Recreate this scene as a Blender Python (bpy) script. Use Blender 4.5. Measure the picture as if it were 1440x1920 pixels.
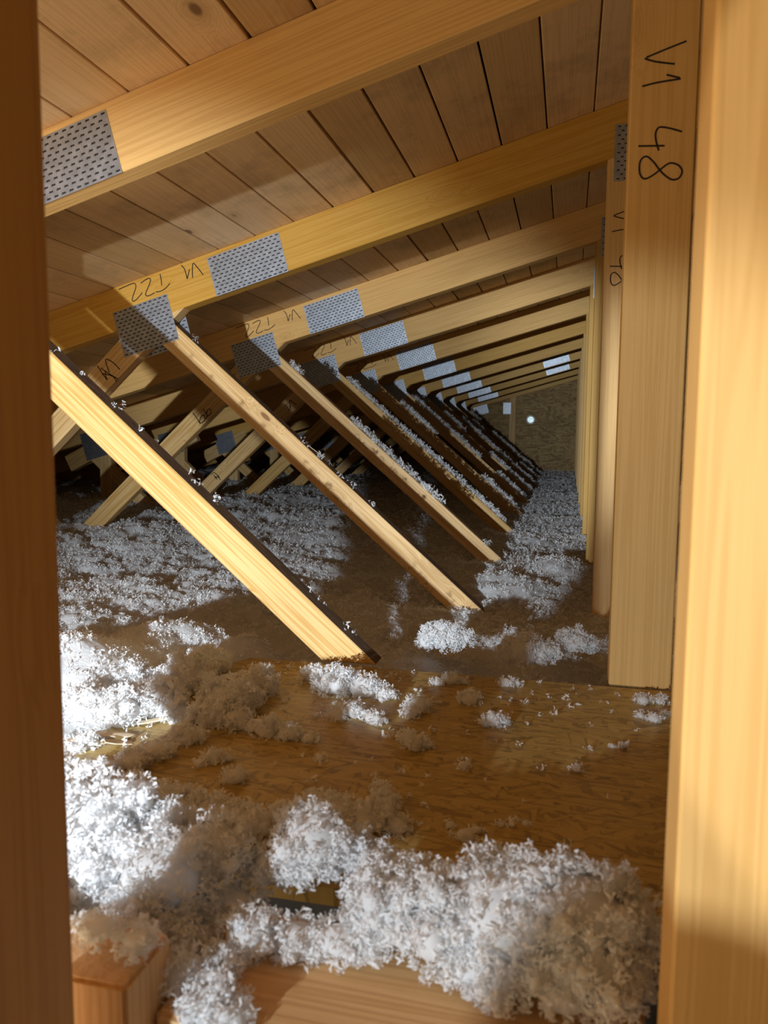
import bpy, bmesh, math, random
import numpy as np
from mathutils import Matrix, Vector

for _o in list(bpy.data.objects):
    bpy.data.objects.remove(_o)
scene = bpy.context.scene
COL = scene.collection
rnd = random.Random(7)
rng = np.random.default_rng(11)

# ------------------------------------------------------------------ camera
YAW, PITCH, ROLL, FPX = math.radians(13.6387), math.radians(5.6534), math.radians(0.3937), 1419.16
_F = Vector((-math.sin(YAW) * math.cos(PITCH), math.cos(YAW) * math.cos(PITCH), -math.sin(PITCH)))
_R0 = Vector((math.cos(YAW), math.sin(YAW), 0))
_U0 = _R0.cross(_F)
CR = _R0 * math.cos(ROLL) + _U0 * math.sin(ROLL)
CU = -_R0 * math.sin(ROLL) + _U0 * math.cos(ROLL)
CF = _F
cam_data = bpy.data.cameras.new('camera')
cam = bpy.data.objects.new('camera', cam_data)
COL.objects.link(cam)
cam.matrix_world = Matrix(((CR.x, CU.x, -CF.x, 0), (CR.y, CU.y, -CF.y, 0), (CR.z, CU.z, -CF.z, 0), (0, 0, 0, 1)))
cam_data.sensor_fit = 'VERTICAL'
cam_data.sensor_height = 36
cam_data.sensor_width = 27
cam_data.lens = 36 * FPX / 1920
cam_data.clip_start = 0.02
cam_data.clip_end = 60
cam_data.dof.use_dof = True
cam_data.dof.focus_distance = 2.1
cam_data.dof.aperture_fstop = 9.0
scene.camera = cam

# ------------------------------------------------------------------ world, lamps, exposure
world = bpy.data.worlds.new('world')
scene.world = world
world.use_nodes = True
world.node_tree.nodes['Background'].inputs[0].default_value = (1.0, 0.77, 0.47, 1)
world.node_tree.nodes['Background'].inputs[1].default_value = 0.26
vs = scene.view_settings
vs.view_transform = 'Standard'
vs.look = 'None'
vs.gamma = 1.0
vs.use_curve_mapping = False
vs.exposure = 0.0

LAMP = Vector((-0.577, -1.00, -0.048))      # hand torch held out to the left of the opening


def spot(name, az, el, size, blend, power, colour, radius):
    d = bpy.data.lights.new(name, 'SPOT')
    d.energy = power
    d.color = colour
    d.spot_size = math.radians(size)
    d.spot_blend = blend
    d.shadow_soft_size = radius
    o = bpy.data.objects.new(name, d)
    COL.objects.link(o)
    a, e = math.radians(az), math.radians(el)
    v = Vector((math.sin(a) * math.cos(e), math.cos(a) * math.cos(e), math.sin(e)))
    o.location = LAMP
    o.rotation_euler = v.to_track_quat('-Z', 'Y').to_euler()
    return o


COOL = (0.80, 0.905, 1.0)
spot('torch_flood', 0, -49, 120, 0.10, 104, COOL, 0.016)
spot('torch_beam', -6, -1.5, 38, 0.6, 320, COOL, 0.016)
spot('torch_throw', 6, 2.0, 18, 0.8, 480, COOL, 0.016)
spot('torch_spill', 37, 2, 31, 0.10, 46, (1.0, 0.94, 0.84), 0.003)


def area_light(name, loc, target, sx, sy, power, colour):
    d = bpy.data.lights.new(name, 'AREA')
    d.shape = 'RECTANGLE'
    d.size, d.size_y = sx, sy
    d.energy = power
    d.color = colour
    o = bpy.data.objects.new(name, d)
    COL.objects.link(o)
    o.location = loc
    o.rotation_euler = (Vector(target) - Vector(loc)).to_track_quat('-Z', 'Y').to_euler()
    return o


# added fill lamp, out of view: warm ambient from below for boards and chords
area_light('warm_fill_light', (-1.25, -0.05, -0.78), (-1.2, 0.10, 0.4), 1.2, 1.2, 37, (1.0, 0.76, 0.45))


# ------------------------------------------------------------------ helpers
def at(u, v, Y):
    """the point at depth Y seen at photograph pixel (u, v)"""
    d = CF + CR * ((u - 720) / FPX) - CU * ((v - 960) / FPX)
    return d * (Y / d.y)


def atz(u, v, z):
    d = CF + CR * ((u - 720) / FPX) - CU * ((v - 960) / FPX)
    return d * (z / d.z)


def project(P):
    """photograph pixel of world points, P (n,3)"""
    P = np.asarray(P)
    z = P @ np.array(CF)
    return 720 + FPX * (P @ np.array(CR)) / z, 960 - FPX * (P @ np.array(CU)) / z, z


def tag(o, label=None, category=None, group=None, kind=None):
    for k, v in (('label', label), ('category', category), ('group', group), ('kind', kind)):
        if v:
            o[k] = v
    return o


def empty(name, loc, parent=None):
    o = bpy.data.objects.new(name, None)
    o.empty_display_size = 0.05
    COL.objects.link(o)
    o.location = loc
    if parent:
        o.parent = parent
    return o


def link(name, mesh, parent=None, matrix=None):
    """matrix is in world space; parents here are only translated"""
    o = bpy.data.objects.new(name, mesh)
    COL.objects.link(o)
    m = matrix if matrix is not None else Matrix.Identity(4)
    if parent is not None:
        o.parent = parent
        base = world_of(parent)
        m = base.inverted() @ m
    o.matrix_basis = m
    return o


def world_of(o):
    m = o.matrix_basis.copy()
    while o.parent:
        o = o.parent
        m = o.matrix_basis @ m
    return m


def mesh_np(name, verts, faces, mats, smooth=False):
    """quads only, straight from numpy arrays"""
    me = bpy.data.meshes.new(name)
    verts = np.ascontiguousarray(verts, dtype=np.float32)
    faces = np.ascontiguousarray(faces, dtype=np.int32)
    nv, nf = len(verts), len(faces)
    k = faces.shape[1]
    me.vertices.add(nv)
    me.vertices.foreach_set('co', verts.ravel())
    me.loops.add(nf * k)
    me.loops.foreach_set('vertex_index', faces.ravel())
    me.polygons.add(nf)
    me.polygons.foreach_set('loop_start', np.arange(nf, dtype=np.int32) * k)
    me.polygons.foreach_set('loop_total', np.full(nf, k, dtype=np.int32))
    if smooth:
        me.polygons.foreach_set('use_smooth', np.ones(nf, dtype=bool))
    me.update(calc_edges=True)
    for m in mats:
        me.materials.append(m)
    return me


# ------------------------------------------------------------------ materials
class NT:
    def __init__(self, name):
        self.m = bpy.data.materials.new(name)
        self.m.use_nodes = True
        self.t = self.m.node_tree
        self.bsdf = self.t.nodes['Principled BSDF']
        self.out = self.t.nodes['Material Output']

    def n(self, typ, **kw):
        nd = self.t.nodes.new(typ)
        for k, v in kw.items():
            if k in ('inp',):
                for i, val in v.items():
                    nd.inputs[i].default_value = val
            else:
                setattr(nd, k, v)
        return nd

    def l(self, a, b):
        self.t.links.new(a, b)

    def math(self, op, a, b=None, c=None):
        nd = self.n('ShaderNodeMath', operation=op)
        for i, x in enumerate((a, b, c)):
            if x is None:
                continue
            if isinstance(x, (int, float)):
                nd.inputs[i].default_value = x
            else:
                self.l(x, nd.inputs[i])
        return nd.outputs[0]

    def ramp(self, fac, stops):
        nd = self.n('ShaderNodeValToRGB')
        e = nd.color_ramp.elements
        e[0].position, e[0].color = stops[0][0], (*stops[0][1], 1)
        e[1].position, e[1].color = stops[-1][0], (*stops[-1][1], 1)
        for p, c in stops[1:-1]:
            x = e.new(p)
            x.color = (*c, 1)
        self.l(fac, nd.inputs[0])
        return nd.outputs[0]

    def mix(self, fac, a, b, typ='MIX'):
        nd = self.n('ShaderNodeMix', data_type='RGBA', blend_type=typ)
        for i, x in ((0, fac), (6, a), (7, b)):
            if isinstance(x, (int, float)):
                nd.inputs[i].default_value = x
            elif isinstance(x, tuple):
                nd.inputs[i].default_value = (*x, 1)
            else:
                self.l(x, nd.inputs[i])
        return nd.outputs[2]


def wood(name, light, dark, knot, knots=1.0, rough=0.6, dirt=0.0, grain=1.0, vary=0.25, bump=0.12):
    """sawn spruce; grain runs along the object's local X"""
    w = NT(name)
    tc = w.n('ShaderNodeTexCoord')
    oi = w.n('ShaderNodeObjectInfo')
    off = w.n('ShaderNodeVectorMath', operation='MULTIPLY_ADD')
    comb = w.n('ShaderNodeCombineXYZ')
    for i in range(3):
        w.l(oi.outputs['Random'], comb.inputs[i])
    w.l(comb.outputs[0], off.inputs[0])
    off.inputs[1].default_value = (37.0, 5.3, 11.7)
    w.l(tc.outputs['Object'], off.inputs[2])
    P = off.outputs[0]
    # knots: sparse cells, stretched along the board
    mp = w.n('ShaderNodeMapping')
    mp.inputs['Scale'].default_value = (3.2, 7.0, 9.0)
    w.l(P, mp.inputs['Vector'])
    vo = w.n('ShaderNodeTexVoronoi', feature='F1', inp={'Scale': 1.0, 'Randomness': 1.0})
    w.l(mp.outputs[0], vo.inputs['Vector'])
    kd = vo.outputs['Distance']
    kcol = w.n('ShaderNodeSeparateColor')
    w.l(vo.outputs['Color'], kcol.inputs[0])
    has = w.math('GREATER_THAN', kcol.outputs[0], 1.0 - 0.42 * knots)
    near = w.n('ShaderNodeMapRange', interpolation_type='SMOOTHSTEP', inp={1: 0.0, 2: 0.30, 3: 1.0, 4: 0.0})
    w.l(kd, near.inputs[0])
    knear = w.math('MULTIPLY', near.outputs[0], has)
    # grain lines: noise squeezed along X, warped around the knots
    mg = w.n('ShaderNodeMapping')
    mg.inputs['Scale'].default_value = (0.55, 26.0, 26.0)
    w.l(P, mg.inputs['Vector'])
    addv = w.n('ShaderNodeVectorMath', operation='MULTIPLY_ADD')
    c3 = w.n('ShaderNodeCombineXYZ')
    w.l(knear, c3.inputs[1])
    w.l(knear, c3.inputs[2])
    w.l(c3.outputs[0], addv.inputs[0])
    addv.inputs[1].default_value = (0.0, 1.6, 1.6)
    w.l(mg.outputs[0], addv.inputs[2])
    g1 = w.n('ShaderNodeTexNoise', inp={'Scale': 1.0, 'Detail': 3.0, 'Roughness': 0.6, 'Distortion': 0.25})
    w.l(addv.outputs[0], g1.inputs['Vector'])
    rings = w.math('SINE', w.math('MULTIPLY', g1.outputs['Fac'], 58.0))
    ring01 = w.math('MULTIPLY_ADD', rings, 0.5, 0.5)
    fine = w.n('ShaderNodeTexNoise', inp={'Scale': 9.0, 'Detail': 2.0, 'Roughness': 0.7})
    mf = w.n('ShaderNodeMapping')
    mf.inputs['Scale'].default_value = (0.8, 24.0, 24.0)
    w.l(P, mf.inputs['Vector'])
    w.l(mf.outputs[0], fine.inputs['Vector'])
    gmix = w.math('ADD', w.math('MULTIPLY', w.math('POWER', ring01, 1.6), 0.42 * grain), w.math('MULTIPLY', fine.outputs['Fac'], 0.42 * grain))
    big = w.n('ShaderNodeTexNoise', inp={'Scale': 1.6, 'Detail': 2.0})
    w.l(P, big.inputs['Vector'])
    tone = w.math('ADD', gmix, w.math('MULTIPLY', w.math('SUBTRACT', big.outputs['Fac'], 0.5), 0.5))
    col = w.ramp(tone, [(0.05, light), (0.95, dark)])
    # board-to-board variation
    hv = w.n('ShaderNodeHueSaturation')
    w.l(w.math('MULTIPLY_ADD', oi.outputs['Random'], vary, 1.0 - vary * 0.6), hv.inputs['Value'])
    w.l(w.math('MULTIPLY_ADD', oi.outputs['Random'], -0.15, 1.06), hv.inputs['Saturation'])
    w.l(col, hv.inputs['Color'])
    kcore = w.n('ShaderNodeMapRange', interpolation_type='SMOOTHSTEP', inp={1: 0.045, 2: 0.085, 3: 1.0, 4: 0.0})
    w.l(kd, kcore.inputs[0])
    halo = w.math('MULTIPLY', w.math('POWER', knear, 2.2), 0.5)
    col2 = w.mix(halo, hv.outputs[0], tuple(0.5 * (a + b) for a, b in zip(dark, knot)))
    col3 = w.mix(w.math('MULTIPLY', w.math('MULTIPLY', kcore.outputs[0], has), 0.8), col2, knot)
    if dirt > 0:
        dn = w.n('ShaderNodeTexNoise', inp={'Scale': 5.0, 'Detail': 6.0, 'Roughness': 0.7})
        w.l(P, dn.inputs['Vector'])
        dm = w.n('ShaderNodeMapRange', inp={1: 0.5, 2: 0.75, 3: 0.0, 4: dirt})
        w.l(dn.outputs['Fac'], dm.inputs[0])
        col3 = w.mix(dm.outputs[0], col3, (0.16, 0.11, 0.07))
    w.l(col3, w.bsdf.inputs['Base Color'])
    w.bsdf.inputs['Roughness'].default_value = rough
    w.bsdf.inputs['Specular IOR Level'].default_value = 0.3
    bp = w.n('ShaderNodeBump', inp={'Strength': bump, 'Distance': 0.004})
    w.l(gmix, bp.inputs['Height'])
    w.l(bp.outputs[0], w.bsdf.inputs['Normal'])
    return w.m


M = {}
M['truss'] = wood('planed_spruce', (0.78, 0.465, 0.128), (0.60, 0.305, 0.060), (0.20, 0.07, 0.016), knots=1.35)
M['web'] = wood('pale_spruce', (0.82, 0.555, 0.255), (0.58, 0.335, 0.105), (0.20, 0.08, 0.025), knots=0.9, grain=1.6)
M['stud'] = wood('framing_spruce', (0.76, 0.465, 0.160), (0.60, 0.325, 0.080), (0.26, 0.09, 0.03), knots=0.5, grain=0.8)
M['darker'] = wood('darker_stud', (0.62, 0.34, 0.10), (0.46, 0.22, 0.05), (0.2, 0.07, 0.02), knots=0.4, grain=0.8)  # darker and more orange than the other framing wood
M['plank'] = wood('roof_board', (0.80, 0.53, 0.265), (0.62, 0.37, 0.155), (0.16, 0.075, 0.035), knots=1.1, dirt=0.45, vary=0.35, rough=0.7, grain=0.8)
M['sawn'] = wood('rough_sawn_edge', (0.42, 0.30, 0.19), (0.27, 0.17, 0.10), (0.1, 0.06, 0.03), knots=0.4, rough=0.9, dirt=0.5, bump=0.5)
M['sill'] = wood('sill_board', (0.74, 0.45, 0.19), (0.55, 0.29, 0.09), (0.2, 0.075, 0.02), knots=0.4)


def bark():
    w = NT('waney_bark_edge')
    tc = w.n('ShaderNodeTexCoord')
    mp = w.n('ShaderNodeMapping')
    mp.inputs['Scale'].default_value = (9.0, 70.0, 70.0)
    w.l(tc.outputs['Object'], mp.inputs['Vector'])
    nz = w.n('ShaderNodeTexNoise', inp={'Scale': 1.3, 'Detail': 6.0, 'Roughness': 0.75, 'Distortion': 1.2})
    w.l(mp.outputs[0], nz.inputs['Vector'])
    c = w.ramp(nz.outputs['Fac'], [(0.3, (0.05, 0.028, 0.015)), (0.55, (0.17, 0.10, 0.05)), (0.75, (0.40, 0.27, 0.15))])
    w.l(c, w.bsdf.inputs['Base Color'])
    w.bsdf.inputs['Roughness'].default_value = 0.95
    bp = w.n('ShaderNodeBump', inp={'Strength': 0.9, 'Distance': 0.006})
    w.l(nz.outputs['Fac'], bp.inputs['Height'])
    w.l(bp.outputs[0], w.bsdf.inputs['Normal'])
    return w.m


M['bark'] = bark()


def osb(name, a, b, c, scale=1.0, gloss=0.42, upright=False):
    """pressed strand board: three layers of long flakes at different angles"""
    w = NT(name)
    tc = w.n('ShaderNodeTexCoord')
    layers = []
    hs = []
    for i, (ang, sx, sy) in enumerate(((1.45, 15, 95), (0.55, 17, 110), (2.5, 17, 105), (0.05, 22, 150))):
        mr = w.n('ShaderNodeMapping')
        mr.inputs['Rotation'].default_value = (math.pi / 2, 0, ang) if upright else (0, 0, ang)
        mr.inputs['Location'].default_value = (3.1 * i, 1.7 * i, 0)
        w.l(tc.outputs['Object'], mr.inputs['Vector'])
        mp = w.n('ShaderNodeMapping')
        mp.inputs['Scale'].default_value = (sx * scale, sy * scale, 30 * scale)
        w.l(mr.outputs[0], mp.inputs['Vector'])
        vo = w.n('ShaderNodeTexVoronoi', feature='F1', inp={'Scale': 1.0})
        w.l(mp.outputs[0], vo.inputs['Vector'])
        sc = w.n('ShaderNodeSeparateColor')
        w.l(vo.outputs['Color'], sc.inputs[0])
        layers.append((sc.outputs[0], sc.outputs[1], vo.outputs['Distance']))
    val, sel, dist = layers[0]
    for v2, s2, d2 in layers[1:]:
        k = w.math('GREATER_THAN', s2, 0.58)
        m1 = w.n('ShaderNodeMix', data_type='FLOAT')
        w.l(k, m1.inputs[0]); w.l(val, m1.inputs[2]); w.l(v2, m1.inputs[3])
        val = m1.outputs[0]
        m2 = w.n('ShaderNodeMix', data_type='FLOAT')
        w.l(k, m2.inputs[0]); w.l(dist, m2.inputs[2]); w.l(d2, m2.inputs[3])
        dist = m2.outputs[0]
    col = w.ramp(val, [(0.0, tuple(0.5 * (x + y_) for x, y_ in zip(b, c))), (0.10, b), (0.6, a), (1.0, tuple(min(1, 1.12 * x) for x in a))])
    sliver = w.math('GREATER_THAN', dist, 0.70)
    col = w.mix(w.math('MULTIPLY', sliver, 0.45), col, tuple(0.4 * x for x in c))
    w.l(col, w.bsdf.inputs['Base Color'])
    w.bsdf.inputs['Roughness'].default_value = gloss
    bp = w.n('ShaderNodeBump', inp={'Strength': 0.35, 'Distance': 0.003})
    w.l(val, bp.inputs['Height'])
    w.l(bp.outputs[0], w.bsdf.inputs['Normal'])
    return w.m


M['osb'] = osb('strand_board_deck', (0.50, 0.355, 0.118), (0.42, 0.285, 0.088), (0.20, 0.125, 0.038))
M['osb_wall'] = osb('strand_board_wall', (0.42, 0.27, 0.10), (0.30, 0.175, 0.06), (0.15, 0.08, 0.03), scale=0.42, gloss=0.7, upright=True)


def simple(name, col, rough=0.8, metal=0.0, noise=0.0, scale=20.0):
    w = NT(name)
    w.bsdf.inputs['Roughness'].default_value = rough
    w.bsdf.inputs['Metallic'].default_value = metal
    if noise:
        tc = w.n('ShaderNodeTexCoord')
        nz = w.n('ShaderNodeTexNoise', inp={'Scale': scale, 'Detail': 4.0})
        w.l(tc.outputs['Object'], nz.inputs['Vector'])
        c = w.ramp(nz.outputs['Fac'], [(0.3, tuple(x * (1 - noise) for x in col)), (0.7, tuple(min(1, x * (1 + noise)) for x in col))])
        w.l(c, w.bsdf.inputs['Base Color'])
    else:
        w.bsdf.inputs['Base Color'].default_value = (*col, 1)
    return w.m


M['zinc'] = simple('galvanised_steel', (0.46, 0.50, 0.56), rough=0.42, metal=0.8, noise=0.18, scale=45)
M['ink'] = simple('ink_and_pit_shade', (0.030, 0.018, 0.012), rough=0.8, noise=0.3, scale=90)  # pen strokes, and the painted shade in the nail plate slots
M['black'] = simple('roof_underlay', (0.012, 0.010, 0.009), rough=0.95, noise=0.3)
M['vent'] = simple('white_plastic', (0.86, 0.90, 0.92), rough=0.4, noise=0.03)
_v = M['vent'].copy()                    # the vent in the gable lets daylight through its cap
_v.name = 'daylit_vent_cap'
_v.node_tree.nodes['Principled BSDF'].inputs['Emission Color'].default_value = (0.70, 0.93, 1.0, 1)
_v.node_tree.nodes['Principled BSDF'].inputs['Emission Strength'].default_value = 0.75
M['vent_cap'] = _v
M['gypsum'] = simple('vapour_barrier', (0.10, 0.08, 0.06), rough=0.9, noise=0.2)
M['chip'] = simple('pale_wood_splinter', (0.78, 0.66, 0.46), rough=0.8, noise=0.15, scale=60)


def fluff_mat(name, relief):
    w = NT(name)
    tc = w.n('ShaderNodeTexCoord')
    nz = w.n('ShaderNodeTexNoise', inp={'Scale': 14.0, 'Detail': 3.0})
    w.l(tc.outputs['Object'], nz.inputs['Vector'])
    c = w.ramp(nz.outputs['Fac'], [(0.3, (0.90, 0.90, 0.90)), (0.7, (0.96, 0.96, 0.96))])
    df = w.n('ShaderNodeBsdfDiffuse')
    tr = w.n('ShaderNodeBsdfTranslucent')
    mx = w.n('ShaderNodeMixShader', inp={0: 0.42})
    n2 = w.n('ShaderNodeTexNoise', inp={'Scale': 130.0, 'Detail': 4.0, 'Roughness': 0.7})
    w.l(tc.outputs['Object'], n2.inputs['Vector'])
    bp = w.n('ShaderNodeBump', inp={'Strength': relief, 'Distance': 0.006})
    w.l(n2.outputs['Fac'], bp.inputs['Height'])
    if relief:
        w.l(bp.outputs[0], df.inputs['Normal'])
    w.l(c, df.inputs[0]); w.l(c, tr.inputs[0])
    w.l(df.outputs[0], mx.inputs[1]); w.l(tr.outputs[0], mx.inputs[2])
    w.l(mx.outputs[0], w.out.inputs['Surface'])
    return w.m


M['fluff'] = fluff_mat('white_glass_wool', 0.0)
M['bed'] = fluff_mat('white_glass_wool_bed', 0.45)

# ------------------------------------------------------------------ truss geometry (metres, camera at the origin, Y along the attic)
Y1, SP, TH = 1.3628, 0.9, 0.052
YT = lambda k: Y1 + (k - 1) * SP
CA, CB = 0.7468, 0.2770          # underside of the top chord: z = CA + CB x
CH = 0.142                       # its upright depth
SLOPE = math.atan(CB)
lo = lambda x: CA + CB * x
up = lambda x: CA + CH + CB * x
PX0, PX1 = 0.081, 0.185          # post
XL, XR = -4.75, 1.45             # eave and ridge

_member_cache = {}


def member(name, corners, angle, y0, th, mat, parent, mat_top=None, key=None, bevel=0.0022):
    """a timber: polygon in the truss plane given in world (x, z), extruded th along Y.
    Local X follows the timber, so that the grain does too."""
    cx = sum(p[0] for p in corners) / len(corners)
    cz = sum(p[1] for p in corners) / len(corners)
    ca, sa = math.cos(angle), math.sin(angle)
    ck = key
    if ck is None or ck not in _member_cache:
        bm = bmesh.new()
        loc = [((x - cx) * ca + (z - cz) * sa, -(x - cx) * sa + (z - cz) * ca) for x, z in corners]
        f = [bm.verts.new((a, -th / 2, b)) for a, b in loc]
        b_ = [bm.verts.new((a, th / 2, b)) for a, b in loc]
        n = len(loc)
        bm.faces.new(f)
        bm.faces.new(b_[::-1])
        for i in range(n):
            bm.faces.new((f[i], b_[i], b_[(i + 1) % n], f[(i + 1) % n]))
        bmesh.ops.recalc_face_normals(bm, faces=bm.faces)
        if mat_top is not None:
            for fc in bm.faces:
                if fc.normal.z > 0.8:
                    fc.material_index = 1
        bmesh.ops.bevel(bm, geom=list(bm.edges), offset=bevel, segments=1, affect='EDGES', clamp_overlap=True)
        me = bpy.data.meshes.new(name)
        bm.to_mesh(me)
        bm.free()
        me.materials.append(mat)
        if mat_top is not None:
            me.materials.append(mat_top)
        if ck is not None:
            _member_cache[ck] = me
    else:
        me = _member_cache[ck]
    m = Matrix.Translation((cx, y0 + th / 2, cz)) @ Matrix.Rotation(-angle, 4, 'Y')
    return link(name, me, parent, m)


def box(name, x0, x1, y0, y1, z0, z1, mat, parent=None, bevel=0.002, rotz=0.0, axis='X', tilt=0.0):
    """a timber or board with its grain along the given axis"""
    c = Vector(((x0 + x1) / 2, (y0 + y1) / 2, (z0 + z1) / 2))
    hx, hy, hz = (x1 - x0) / 2, (y1 - y0) / 2, (z1 - z0) / 2
    if axis == 'X':
        dims, R = (hx, hy, hz), Matrix.Identity(4)
    elif axis == 'Y':
        dims, R = (hy, hx, hz), Matrix.Rotation(math.pi / 2, 4, 'Z')
    else:
        dims, R = (hz, hy, hx), Matrix.Rotation(-math.pi / 2, 4, 'Y')
    bm = bmesh.new()
    bmesh.ops.create_cube(bm, size=2)
    for v in bm.verts:
        v.co = Vector((v.co.x * dims[0], v.co.y * dims[1], v.co.z * dims[2]))
    if bevel:
        bmesh.ops.bevel(bm, geom=list(bm.edges), offset=bevel, segments=2, affect='EDGES', clamp_overlap=True)
    me = bpy.data.meshes.new(name)
    bm.to_mesh(me)
    bm.free()
    me.materials.append(mat)
    return link(name, me, parent, Matrix.Translation(c) @ Matrix.Rotation(rotz, 4, 'Z') @ Matrix.Rotation(tilt, 4, 'Y') @ R)


def plate_mesh(w, h):
    """punched nail plate: a sheet with rows of slots cut through and a tooth turned out of each slot"""
    cw, ch = 0.0185, 0.0112
    nx, ny = max(2, int(round(w / cw))), max(3, int(round(h / ch)))
    cw, ch = w / nx, h / ny
    V, Fc = [], []

    def quad(x0, x1, z0, z1, y=0.0):
        i = len(V)
        V.extend([(x0, y, z0), (x1, y, z0), (x1, y, z1), (x0, y, z1)])
        Fc.append((i, i + 1, i + 2, i + 3))
    for j in range(ny):
        z0, z1 = -h / 2 + j * ch, -h / 2 + (j + 1) * ch
        sa, sb = z0 + 0.37 * ch, z0 + 0.68 * ch
        quad(-w / 2, w / 2, z0, sa)
        quad(-w / 2, w / 2, sb, z1)
        sh = 0.5 * cw * (j % 2)
        x = -w / 2
        n = nx if j % 2 == 0 else nx - 1
        for i in range(n):
            s0 = -w / 2 + sh + i * cw + 0.20 * cw
            s1 = s0 + 0.62 * cw
            quad(x, s0, sa, sb)
            # the turned tooth: a small tab proud of the sheet at the end of the slot
            k = len(V)
            V.extend([(s0, 0.0, sa), (s0, 0.0, sb), (s0 + 0.0042, -0.0022, sb), (s0 + 0.0042, -0.0022, sa)])
            Fc.append((k, k + 1, k + 2, k + 3))
            x = s1
        quad(x, w / 2, sa, sb)
    # rim gives the sheet its thickness
    for (a, b) in (((-w / 2, -h / 2), (w / 2, -h / 2)), ((w / 2, -h / 2), (w / 2, h / 2)), ((w / 2, h / 2), (-w / 2, h / 2)), ((-w / 2, h / 2), (-w / 2, -h / 2))):
        k = len(V)
        V.extend([(a[0], 0, a[1]), (b[0], 0, b[1]), (b[0], 0.0014, b[1]), (a[0], 0.0014, a[1])])
        Fc.append((k, k + 1, k + 2, k + 3))
    nfront = len(Fc)
    for j in range(ny):                       # dark strip behind each slot row, standing in for shade in the tooth pits
        z0 = -h / 2 + j * ch
        quad(-w / 2 + 0.002, w / 2 - 0.002, z0 + 0.30 * ch, z0 + 0.76 * ch, 0.0009)
    me = mesh_np('nail_plate', np.array(V), np.array(Fc), [M['zinc'], M['ink']])
    for p_ in me.polygons:
        if p_.index >= nfront:
            p_.material_index = 1
    return me


PL_SPLICE = plate_mesh(0.252, 0.124)
PL_NODE = plate_mesh(0.206, 0.150)
PL_POST = plate_mesh(0.075, 0.150)
PL_LOW = plate_mesh(0.17, 0.165)
PL_SMALL = plate_mesh(0.19, 0.12)
PL_UP = plate_mesh(0.10, 0.15)


def plate(me, cx, cz, yface, angle, parent):
    return link('nail_plate', me, parent, Matrix.Translation((cx, yface - 0.0018, cz)) @ Matrix.Rotation(-angle, 4, 'Y'))


def ink_mesh(name, strokes, width=0.0024):
    """pen strokes lying on an upright face: list of polylines in world (x, z), y = 0"""
    V, Fc = [], []
    for st in strokes:
        p = np.array(st, float)
        # smooth the polyline (Catmull-Rom)
        q = []
        for i in range(len(p) - 1):
            a, b, c, d = p[max(i - 1, 0)], p[i], p[i + 1], p[min(i + 2, len(p) - 1)]
            for t in np.linspace(0, 1, 5, endpoint=False):
                q.append(0.5 * ((2 * b) + (-a + c) * t + (2 * a - 5 * b + 4 * c - d) * t * t + (-a + 3 * b - 3 * c + d) * t ** 3))
        q.append(p[-1])
        q = np.array(q)
        tn = np.gradient(q, axis=0)
        tn /= np.linalg.norm(tn, axis=1)[:, None] + 1e-9
        nr = np.stack([-tn[:, 1], tn[:, 0]], 1) * width / 2
        i0 = len(V)
        for a, b in zip(q + nr, q - nr):
            V.append((a[0], 0, a[1]))
            V.append((b[0], 0, b[1]))
        for i in range(len(q) - 1):
            k = i0 + 2 * i
            Fc.append((k, k + 1, k + 3, k + 2))
    return mesh_np(name, np.array(V), np.array(Fc), [M['ink']])


def trace(strokes, ox, oy, s, Y):
    return [[tuple(at(ox + a / s, oy + b / s, Y)[i] for i in (0, 2)) for a, b in st] for st in strokes]


INK_CHORD = ink_mesh('handwriting', trace([
    [(90, 452), (150, 425), (205, 405), (220, 430), (205, 480), (193, 520), (200, 540), (230, 520), (268, 475)],
    [(255, 405), (290, 380), (320, 368), (330, 385), (310, 440), (292, 485), (305, 500), (335, 490), (360, 475)],
    [(400, 335), (410, 380), (413, 422)], [(368, 470), (410, 462), (450, 435), (475, 405)]], 200, 430, 4.0, YT(2)), 0.0032)
INK_CHORD_B = ink_mesh('handwriting', trace([
    [(560, 270), (585, 300), (605, 372)], [(605, 372), (615, 330), (622, 300)],
    [(645, 365), (643, 300), (650, 255), (680, 285), (725, 342)]], 200, 430, 4.0, YT(2)), 0.0032)
INK_POST = ink_mesh('handwriting', trace([
    [(678, 212), (570, 255), (470, 297)], [(462, 302), (520, 318), (618, 330)],
    [(575, 385), (645, 402)], [(648, 406), (530, 425), (450, 445)]], 1040, 0, 2.743, YT(1)), 0.0030)
INK_POST_B = ink_mesh('handwriting', trace([
    [(655, 678), (590, 660), (540, 655), (520, 680), (520, 720), (535, 775)], [(430, 752), (565, 750)],
    [(540, 875), (590, 840), (635, 850), (655, 880), (640, 915), (605, 925), (570, 905), (540, 875), (505, 830), (470, 805),
     (440, 830), (437, 890), (460, 920), (500, 905), (540, 875)]], 1040, 0, 2.743, YT(1)), 0.0030)
INK_W2 = ink_mesh('handwriting', trace([
    [(628, 340), (570, 280), (510, 248), (505, 275), (535, 365)], [(430, 305), (480, 380), (515, 428)],
    [(500, 350), (505, 400), (520, 425)], [(460, 325), (540, 380), (610, 420)], [(470, 375), (560, 395), (600, 445)]],
    90, 620, 4.645, YT(2)), 0.0034)
INK_W3 = ink_mesh('handwriting', trace([
    [(1262, 715), (1295, 760), (1325, 810)], [(1325, 810), (1365, 780), (1362, 740), (1335, 745), (1322, 790), (1325, 810)],
    [(1350, 680), (1385, 735), (1375, 770)], [(1385, 745), (1420, 720), (1415, 685), (1390, 690), (1380, 730)]],
    90, 620, 4.645, YT(3)), 0.0042)
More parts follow.
